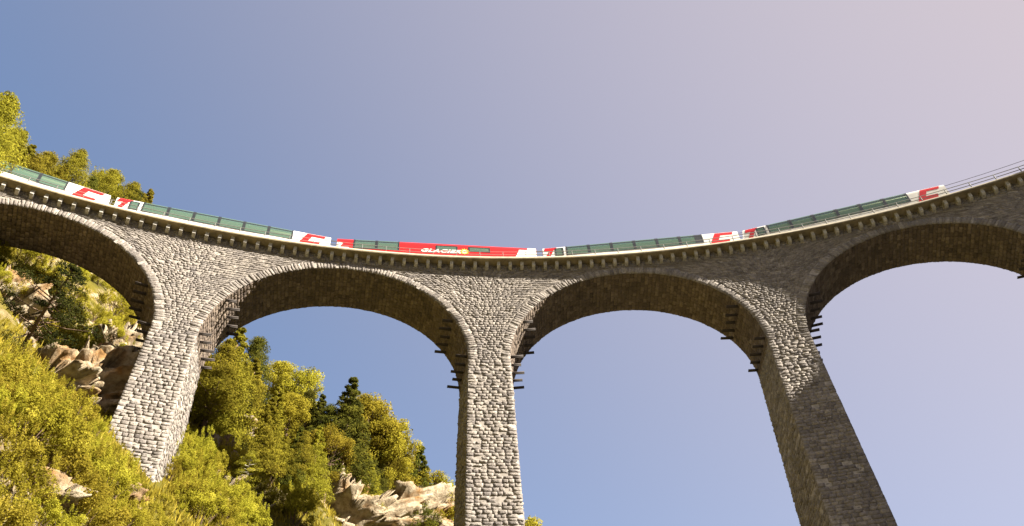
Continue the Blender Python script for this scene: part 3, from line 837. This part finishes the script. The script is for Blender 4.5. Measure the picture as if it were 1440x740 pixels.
def pine_meshes(seed, h=10.0, spread=0.25, low=0.32, mat=None, bark=None, dens=1.0, nclump=72, lean=0.05):
    rg = np.random.default_rng(seed); tr = MB()
    pts = [np.array([lean*h*(q**1.5)*math.cos(seed) + 0.10*math.sin(5*q+seed), lean*h*(q**1.5)*math.sin(seed) + 0.1*math.cos(4*q), q*h*0.97]) for q in np.linspace(0, 1, 9)]
    pts[0][2] -= 0.6
    tr.tube(pts, list(np.linspace(0.02*h, 0.004*h, 9)))
    cen, rad = [], []
    for i in range(nclump):
        q = low + (1-low)*(i+0.5)/nclump; q = min(0.99, q + rg.normal(0, 0.02))
        qq = (q-low)/(1-low); prof = min(1.0, 0.5+2.2*qq)*(1-qq)**0.85*1.2 + 0.03
        ang = i*2.4 + rg.normal(0, 0.4); r = spread*h*prof*rg.uniform(0.35, 1.05)
        tp = np.array([np.interp(q, np.linspace(0, 1, 9), [p[k] for p in pts]) for k in range(3)])
        c = tp + np.array([r*math.cos(ang), r*math.sin(ang), 0.03*h*rg.normal() + 0.1*r])
        cen.append(c); s_ = h*rg.uniform(0.04, 0.078)*(0.65+0.5*prof); rad.append((s_*1.35, s_*1.35, s_*0.55))
        st = tp - np.array([0, 0, 0.12*r]); mid = (st+c)/2 - np.array([0, 0, 0.06*r])
        tr.tube([st, mid, c], [0.006*h, 0.004*h, 0.0015*h], n=4, cap=False)
    L1 = leaves(rg, np.array(cen), np.array(rad), int(260*dens), 0.17, 0.36, 0.3)
    return tr.mesh('trunk', bark or M_BARK, True), crown_mesh('crown', [L1], mat or M_PINE)
def spruce_meshes(seed, h=10.0, spread=0.2, mat=None):
    rg = np.random.default_rng(seed); tr = MB(); tr.tube([(0, 0, -0.6), (0, 0, h*0.5), (0, 0, h*0.98)], [0.018*h, 0.011*h, 0.002*h])
    cen, rad = [], []
    nl = 17
    for i in range(nl):
        q = 0.08 + 0.9*i/(nl-1); R = spread*h*(1-q)**0.85 + 0.015*h
        nb = max(3, int(9*(1-q)+3))
        for j in range(nb):
            a = 2*math.pi*j/nb + i*1.3 + rg.normal(0, 0.2); Rj = R*rg.uniform(0.75, 1.12)
            for f in (0.45, 0.85):
                cen.append((Rj*f*math.cos(a), Rj*f*math.sin(a), q*h - 0.28*Rj*f + rg.normal(0, 0.08)))
                k = max(0.16, 0.30*Rj); rad.append((k, k, 0.16+0.08*Rj))
            tr.tube([(0, 0, q*h), (Rj*math.cos(a), Rj*math.sin(a), q*h-0.28*Rj)], [0.03, 0.008], n=4, cap=False)
    L1 = leaves(rg, np.array(cen), np.array(rad), 95, 0.17, 0.4, 0.1)
    return tr.mesh('trunk', M_BARK, True), crown_mesh('crown', [L1], mat or M_DPINE)
def broad_meshes(seed, h=8.0, spread=0.3, mat=None):
    rg = np.random.default_rng(seed); tr = MB(); top = np.array([0.05*h*math.cos(seed), 0.05*h*math.sin(seed), 0.9*h])
    tr.tube([(0, 0, -0.5), tuple(top*0.5), tuple(top)], [0.018*h, 0.011*h, 0.003*h])
    cen, rad = [], []
    for i in range(46):
        q = 0.28 + 0.68*rg.uniform()**0.8; a = rg.uniform(0, 2*math.pi)
        pr = math.sin(math.pi*np.clip((q-0.16)/0.86, 0, 1))**0.7; r = spread*h*pr*math.sqrt(rg.uniform(0.05, 1))
        c = np.array([r*math.cos(a), r*math.sin(a), q*h]) + top*np.array([q, q, 0]); cen.append(c)
        s_ = h*rg.uniform(0.06, 0.115); rad.append((s_, s_, s_*0.8))
        st = np.array([0, 0, max(0.15*h, q*h-0.6*r-0.05*h)]); tr.tube([st, (st+c)/2+np.array([0, 0, -0.03*h]), c], [0.006*h, 0.004*h, 0.0015*h], n=4, cap=False)
    L1 = leaves(rg, np.array(cen), np.array(rad), 340, 0.15, 0.62, 0.35)
    return tr.mesh('trunk', M_BARK, True), crown_mesh('crown', [L1], mat or M_BROAD)
def shrub_meshes(seed, h=1.8, mat=None):
    rg = np.random.default_rng(seed); tr = MB(); cen, rad = [], []
    for i in range(20):
        a = rg.uniform(0, 2*math.pi); r = h*0.62*math.sqrt(rg.uniform(0.0, 1)); q = rg.uniform(0.25, 0.95)*(1-0.35*r/(0.62*h))
        c = np.array([r*math.cos(a), r*math.sin(a), q*h]); cen.append(c); s_ = h*rg.uniform(0.12, 0.24); rad.append((s_, s_, s_*0.85))
        tr.tube([(0.2*c[0], 0.2*c[1], -0.3), tuple(c*np.array([0.6, 0.6, 0.5])), tuple(c)], [0.022, 0.014, 0.006], n=4, cap=False)
    L1 = leaves(rg, np.array(cen), np.array(rad), 300, 0.085, 0.5, 0.5)
    # free shoots that break the outline
    n = 26; a = rg.uniform(0, 2*math.pi, n); r = h*0.5*np.sqrt(rg.uniform(0, 1, n))
    c2 = np.stack([r*np.cos(a), r*np.sin(a), h*rg.uniform(0.75, 1.2, n)], -1); r2 = np.tile([0.05*h, 0.05*h, 0.16*h], (n, 1))
    L2 = leaves(rg, c2, r2, 60, 0.08, 0.4, 0.5)
    return tr.mesh('stem', M_BARK, True), crown_mesh('foliage', [L1, L2], mat or M_SHRUB)

PINES = [pine_meshes(3, spread=0.19, low=0.2), pine_meshes(4, spread=0.15, low=0.15), pine_meshes(5, spread=0.22, low=0.32), pine_meshes(6, spread=0.17, low=0.15, mat=M_DPINE)]
SPRUCES = [spruce_meshes(1), spruce_meshes(2, spread=0.17), spruce_meshes(3, spread=0.23, mat=M_PINE), spruce_meshes(4, spread=0.19, mat=M_PINE)]
BROADS = [broad_meshes(1), broad_meshes(2, spread=0.25), broad_meshes(3, spread=0.36)]
SHRUBS = [shrub_meshes(1), shrub_meshes(2), shrub_meshes(3), shrub_meshes(4)]
BASE_H = {'pine': 10.0, 'spruce': 10.0, 'broad': 8.0}
def plant(name, cat, meshes, P, sc, label, group=None, rz=None, tilt=(0, 0), names=('trunk', 'crown'), zs=1.0):
    r = link(name, None, None, P, (tilt[0], tilt[1], random.uniform(0, 6.28) if rz is None else rz), (sc, sc, sc*zs))
    tag(r, label, cat, group); r.empty_display_size = 0.3
    link(names[0], meshes[0], r); link(names[1], meshes[1], r)
    return r
def tree_at(kind, px, py, h, label, group=None, tmin=80, var=None, width=1.0):
    P, g, ok = ground_hit(px, py, tmin, 175, h)
    zb = float(terrain(P[0], P[1])); hh = max(0.6*h, P[2]-zb)
    ms = {'pine': PINES, 'spruce': SPRUCES, 'broad': BROADS}[kind]
    v = random.randrange(len(ms)) if var is None else var
    sc = hh/BASE_H[kind]
    nm = {'pine': 'pine_tree', 'spruce': 'spruce_tree', 'broad': 'broadleaf_tree'}[kind]
    o = plant(nm, 'tree', ms[v], (P[0], P[1], zb), sc*width, label, group, zs=1.0/width)
    return o
G_TOP, G_MID = 'pines above the railway on the hillside', 'trees on the slope behind the arches'
PKIND = ['broad olive green pine', 'slender olive green pine', 'spreading open olive pine', 'dark green pine']
def size_word(h): return 'tall ' if h >= 11 else ('low ' if h < 8 else '')
for (px, py, h, v) in [(8, 141, 14, 0), (-25, 130, 13, 2), (36, 186, 11, 1), (70, 209, 10, 2), (112, 214, 10, 0), (95, 232, 8, 1), (145, 241, 8, 1), (163, 234, 9, 2), (187, 257, 8, 0), (213, 268, 6, 1), (55, 225, 8, 0), (20, 180, 11, 2), (130, 250, 7, 3), (-40, 170, 11, 1), (200, 272, 6, 3), (170, 262, 7, 1)]:
    if v == 1: tree_at('spruce', px, py, h, size_word(h) + 'pointed olive green spruce rising behind the train on the hilltop', G_TOP, 84, 2 + (px+40) % 2, 1.2)
    else: tree_at('pine', px, py, h, size_word(h) + PKIND[v] + ' rising behind the train on the hilltop', G_TOP, 84, v, 1.15)
tree_at('spruce', 48, 205, 10, 'pointed olive spruce among the hilltop pines behind the train', None, 84, 2, 1.1)
for (px, py, h, v, w_) in [(340, 462, 13, 1, 1.1), (318, 478, 12, 0, 1.1), (372, 476, 12, 3, 1.0), (300, 515, 10, 2, 1.1), (462, 570, 9, 3, 1.0), (385, 560, 9, 1, 1.1), (330, 560, 9, 0, 1.1), (548, 600, 8, 2, 1.1), (430, 610, 8, 0, 1.1), (290, 600, 9, 3, 1.0), (520, 640, 7, 1, 1.2), (375, 640, 8, 1, 1.2), (268, 640, 8, 0, 1.2), (405, 670, 7, 3, 1.1), (300, 655, 9, 2, 1.2), (440, 548, 9, 3, 1.0), (285, 545, 9, 1, 1.2), (362, 505, 10, 1, 1.1), (355, 600, 8, 3, 1.1), (395, 540, 10, 1, 1.0), (335, 515, 10, 1, 1.0), (310, 545, 10, 1, 1.1), (270, 590, 9, 1, 1.1), (500, 590, 8, 1, 1.1), (410, 600, 8, 1, 1.1), (450, 600, 8, 1, 1.0)]:
    if v == 1: tree_at('spruce', px, py, h, size_word(h) + 'pointed olive green spruce on the slope seen through the arch', G_MID, 84, 2 + px % 2, w_*1.1)
    else: tree_at('pine', px, py, h, size_word(h) + PKIND[v] + ' on the slope seen through the arch', G_MID, 84, v, w_)
tree_at('spruce', 497, 532, 15, 'tall dark pointed spruce standing above the yellow broadleaf trees', None, 80, 0, 1.25)
tree_at('spruce', 591, 626, 9, 'small dark pointed spruce low on the slope beside the middle pier', None, 84, 1, 1.3)
for (px, py, h, v) in [(402, 515, 9, 0), (428, 521, 10, 1), (524, 566, 9, 1), (512, 560, 9, 1), (540, 590, 7, 0), (622, 673, 6, 1), (608, 664, 5, 0), (470, 606, 8, 2), (415, 560, 8, 0), (350, 525, 8, 2), (540, 630, 6, 2), (450, 645, 6, 1), (320, 610, 7, 0), (563, 640, 5, 1)]:
    tree_at('broad', px, py, h, size_word(h) + ['', 'slender ', 'spreading '][v] + 'yellow green broadleaf tree on the slope seen through the arch', 'broadleaf trees behind the arches', 88, v)
for (px, py, h, v) in [(455, 556, 10, 0), (383, 590, 9, 1), (530, 606, 8, 0), (352, 548, 10, 1), (424, 600, 8, 1), (495, 620, 8, 0)]:
    tree_at('spruce', px, py, h, 'dark pointed spruce among the pines and broadleaf trees on the slope', 'dark spruces on the slope', 84, v, 1.15)
tree_at('broad', 742, 733, 5, 'small bush top showing past the shaded edge of the middle pier', None, 84, 1)
# leaning pine under the first arch
def lean_tree(p0, p1, tmin, meshes, base_h, label, wid=1.0):
    P0, g, ok = ground_hit(p0[0], p0[1], tmin, 150)
    dep = (P0-CAM) @ CF; d = ray(*p1); P1 = CAM + d*dep/(d @ CF)
    v = Vector(P1-P0); q = Vector((0, 0, 1)).rotation_difference(v.normalized())
    sc = v.length/base_h
    r = link('pine_tree', None, None, P0); r.rotation_euler = q.to_euler(); r.scale = (sc*wid, sc*wid, sc)
    tag(r, label, 'tree'); link('trunk', meshes[0], r); link('crown', meshes[1], r)
M_DEEPPINE = leaf_mat('deep_green_needles', (0.010, 0.014, 0.006), (0.027, 0.031, 0.009), (0.055, 0.056, 0.014), 0.25)  # darkest green needles, for the leaning pine only
DARKLEAN = pine_meshes(21, spread=0.34, low=0.36, mat=M_DEEPPINE, dens=0.8, nclump=34, lean=0.0)
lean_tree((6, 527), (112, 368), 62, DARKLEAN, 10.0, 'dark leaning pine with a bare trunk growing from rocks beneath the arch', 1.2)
PALEPINE = pine_meshes(33, spread=0.36, low=0.35, bark=M_PALE, nclump=48, lean=0.08)
lean_tree((338, 745), (352, 636), 70, PALEPINE, 10.0, 'spreading pine with pale twisted trunk on the slope behind the lit pier', 1.0)

# shrubs: a cover over the near slope, sparser behind the viaduct
rs = np.random.default_rng(5)
def inside_any(px, py):
    if px < 255 and py > 535 + 0.62*max(0, px-10): return 'near'
    return None
placed = []
def try_shrub(px, py, tmin, lo, hi, mind, label, group):
    P, g, ok = ground_hit(px, py, tmin, 150)
    if not ok: return False
    for q in placed:
        if (q[0]-P[0])**2 + (q[1]-P[1])**2 < mind*mind: return False
    # keep the pier's visible face free
    near = math.hypot(P[0]+22.6, P[1]-93.5) < 6.5 and P[1] < 97
    if math.hypot(P[0]+23.3, P[1]-95.4) < 3.4 and P[1] < 99: return False
    placed.append(P); h = rs.uniform(lo, hi)
    if near: h = rs.uniform(0.45, 0.75)
    zb = float(terrain(P[0], P[1]))
    label = ('small ' if h < lo+0.35*(hi-lo) else ('large ' if h > lo+0.7*(hi-lo) else '')) + label
    plant('shrub', 'shrub', SHRUBS[rs.integers(4)], (P[0], P[1], zb-0.1), h/1.8, label, group, names=('stem', 'foliage'))
    return True
cnt = 0
for _ in range(1500):
    if cnt >= 150: break
    px, py = rs.uniform(-30, 262), rs.uniform(530, 775)
    if py < 528 + 0.62*max(0, px): continue
    cnt += try_shrub(px, py, 12, 0.9, 1.9, 0.8, 'yellow green leafy shrub on the slope below the lit pier', 'shrubs in front of the lit pier')
cnt = 0
for _ in range(1500):
    if cnt >= 115: break
    px, py = rs.uniform(-20, 650), rs.uniform(350, 770)
    if 425 < px < 610 and py > 680: continue
    if px > 190 and py < 460 + 0.72*(px-330): continue
    cnt += try_shrub(px, py, 72, 1.3, 3.0, 1.6, 'yellow green bush on the slope behind the viaduct', 'bushes behind the viaduct')
cnt = 0
for _ in range(600):
    if cnt >= 36: break
    cnt += try_shrub(rs.uniform(238, 350), rs.uniform(640, 775), 50, 1.2, 2.4, 1.0, 'yellow green bush in the hollow behind the lit pier', 'bushes in the hollow by the lit pier')
# grass and herbs
ng = 70000
gxx = rs.uniform(-75, 16, ng); gyy = rs.uniform(58, 136, ng); gz = terrain(gxx, gyy)
keep = (gz > 9) & (noise3(np.stack([gxx, gyy, 0*gxx], -1)/4.0) > -0.25)
gxx, gyy, gz = gxx[keep], gyy[keep], gz[keep]; n = len(gxx)*3
bx = np.repeat(gxx, 3) + rs.normal(0, 0.12, n); by = np.repeat(gyy, 3) + rs.normal(0, 0.12, n); bz = np.repeat(gz, 3) - 0.1
a = rs.uniform(0, 2*math.pi, n); hh = rs.uniform(0.25, 0.75, n); wd = rs.uniform(0.05, 0.12, n)
dx, dy = np.cos(a), np.sin(a); lx, ly = rs.normal(0, 0.25, n), rs.normal(0, 0.25, n)
V = np.stack([np.stack([bx-dx*wd*0.5, by-dy*wd*0.5, bz], -1), np.stack([bx+dx*wd*0.5, by+dy*wd*0.5, bz], -1),
              np.stack([bx+dx*wd*0.4+lx*hh*0.7, by+dy*wd*0.4+ly*hh*0.7, bz+hh*0.75], -1), np.stack([bx+lx*hh, by+ly*hh, bz+hh], -1)], 1).reshape(-1, 3)
tag(link('hillside_grass', mesh_np('hillside_grass', V, quads(n), M_GRASS, attr=np.repeat(np.clip(rs.normal(0.5, 0.25, n), 0, 1), 4))),
    'short yellow green grass and herbs on the steep slope', 'grass', kind='stuff')

# rock outcrops
m, t, b = newmat('limestone'); L = t.links.new
geo = N(t, 'ShaderNodeNewGeometry'); at = N(t, 'ShaderNodeAttribute', attribute_name='shade')
n1 = N(t, 'ShaderNodeTexNoise', Scale=1.3, Detail=8.0, Roughness=0.7); L(geo.outputs['Position'], n1.inputs['Vector'])
r1 = ramp(t, [(0.28, (0.06, 0.045, 0.028)), (0.43, (0.22, 0.17, 0.11)), (0.58, (0.36, 0.30, 0.215)), (0.8, (0.46, 0.40, 0.31))]); L(n1.outputs[0], r1.inputs[0])
n2 = N(t, 'ShaderNodeTexNoise', Scale=0.5, Detail=4.0); L(geo.outputs['Position'], n2.inputs['Vector'])
r2 = ramp(t, [(0.5, (1, 1, 1)), (0.66, (0.75, 0.52, 0.30))]); L(n2.outputs[0], r2.inputs[0])
L(mixc(t, 1.0, r1.outputs[0], r2.outputs[0], 'MULTIPLY'), b.inputs['Base Color']); b.inputs['Roughness'].default_value = 0.95; b.inputs['Specular IOR Level'].default_value = 0.1
nb = N(t, 'ShaderNodeTexNoise', Scale=4.0, Detail=8.0, Roughness=0.75); L(geo.outputs['Position'], nb.inputs['Vector'])
bp = N(t, 'ShaderNodeBump', Strength=0.8, Distance=0.25); L(nb.outputs[0], bp.inputs['Height']); L(bp.outputs[0], b.inputs['Normal'])
M_ROCK = m
def rock_mesh(seed, rx, ry, rz):
    rg = np.random.default_rng(seed); nu, nv = 96, 60
    th = np.linspace(0, 2*math.pi, nu, endpoint=False); ph = np.linspace(0.04, math.pi-0.04, nv)
    T, Pp = np.meshgrid(th, ph, indexing='ij'); D = np.stack([np.sin(Pp)*np.cos(T), np.sin(Pp)*np.sin(T), np.cos(Pp)], -1)
    pn = rg.normal(size=(22, 3)); pn /= np.linalg.norm(pn, axis=1)[:, None]; hh = rg.uniform(0.7, 1.0, 22)
    dots = D @ pn.T; r = np.min(np.where(dots > 0.05, hh/np.maximum(dots, 0.05), 9), -1); r = np.minimum(r, 1.25)
    P = D*r[..., None]
    # fractured blocks: every cell of a stretched lattice sits at its own depth
    for nc, am, sq in ((90, 0.30, (1, 1, 1.7)), (520, 0.17, (1, 1, 1.8)), (1500, 0.07, (1, 1, 1.5))):
        cs_ = rg.uniform(-1.2, 1.2, (nc, 3)); off = rg.uniform(-1, 1, nc); S_ = np.array(sq)
        W_ = P + 0.06*np.stack([noise3(P*3+5), noise3(P*3+25), noise3(P*3+45)], -1)
        dd = (((W_.reshape(-1, 1, 3) - cs_[None])*S_)**2).sum(-1)
        P = P*(1 + am*off[np.argmin(dd, 1)].reshape(T.shape))[..., None]
    P = P + D*(0.05*fbm(P*5+seed*3.1, 3))[..., None]
    V = (P*np.array([rx, ry, rz])).reshape(-1, 3); Q = []
    for i in range(nu):
        i2 = (i+1) % nu
        for j in range(nv-1): Q.append((i*nv+j, i*nv+j+1, i2*nv+j+1, i2*nv+j))
    return mesh_np('rock', V, Q, M_ROCK)
rocks = [(160, 490, 66, 3.6, 3.0, 4.2, 'brown overhanging rock face under the arch beside the lit pier'),
         (105, 530, 66, 6.0, 3.5, 3.0, 'broad cream limestone crag below the leaning pine'),
         (5, 415, 66, 4.0, 3, 3.0, 'weathered limestone knob above the leaning pine'),
         (30, 538, 66, 4.5, 3.0, 2.2, 'cream limestone ledge at the foot of the leaning pine'),
         (308, 592, 70, 3.4, 2.5, 3.2, 'dark limestone overhang on the slope behind the lit pier'),
         (288, 640, 70, 3.0, 2.5, 2.4, 'pale limestone slab below the dark overhang'),
         (470, 712, 72, 6.5, 3.2, 4.2, 'cream limestone cliff at the foot of the wooded slope'),
         (545, 706, 72, 6.0, 3.2, 4.6, 'sunlit limestone cliff beside the middle pier'),
         (595, 728, 72, 3.5, 2.5, 3.2, 'small pale limestone block beside the middle pier'),
         (285, 722, 70, 4.0, 2.5, 3.0, 'grey limestone outcrop under the spreading pine'),
         (60, 690, 14, 1.2, 0.9, 0.7, 'small dark boulder among the near shrubs'),
         (155, 705, 14, 1.1, 0.8, 0.6, 'small cream boulder below the lit pier')]
for i, (px, py, tm, rx, ry, rz, lab) in enumerate(rocks):
    P, g, ok = ground_hit(px, py, tm, 150)
    o = link('rock_outcrop', rock_mesh(40+i, rx, ry, rz), None, (P[0], P[1]+0.35*ry, P[2]-0.5*rz), (0.2, -0.25, rs.uniform(-0.5, 0.5)))
    tag(o, lab, 'rock')
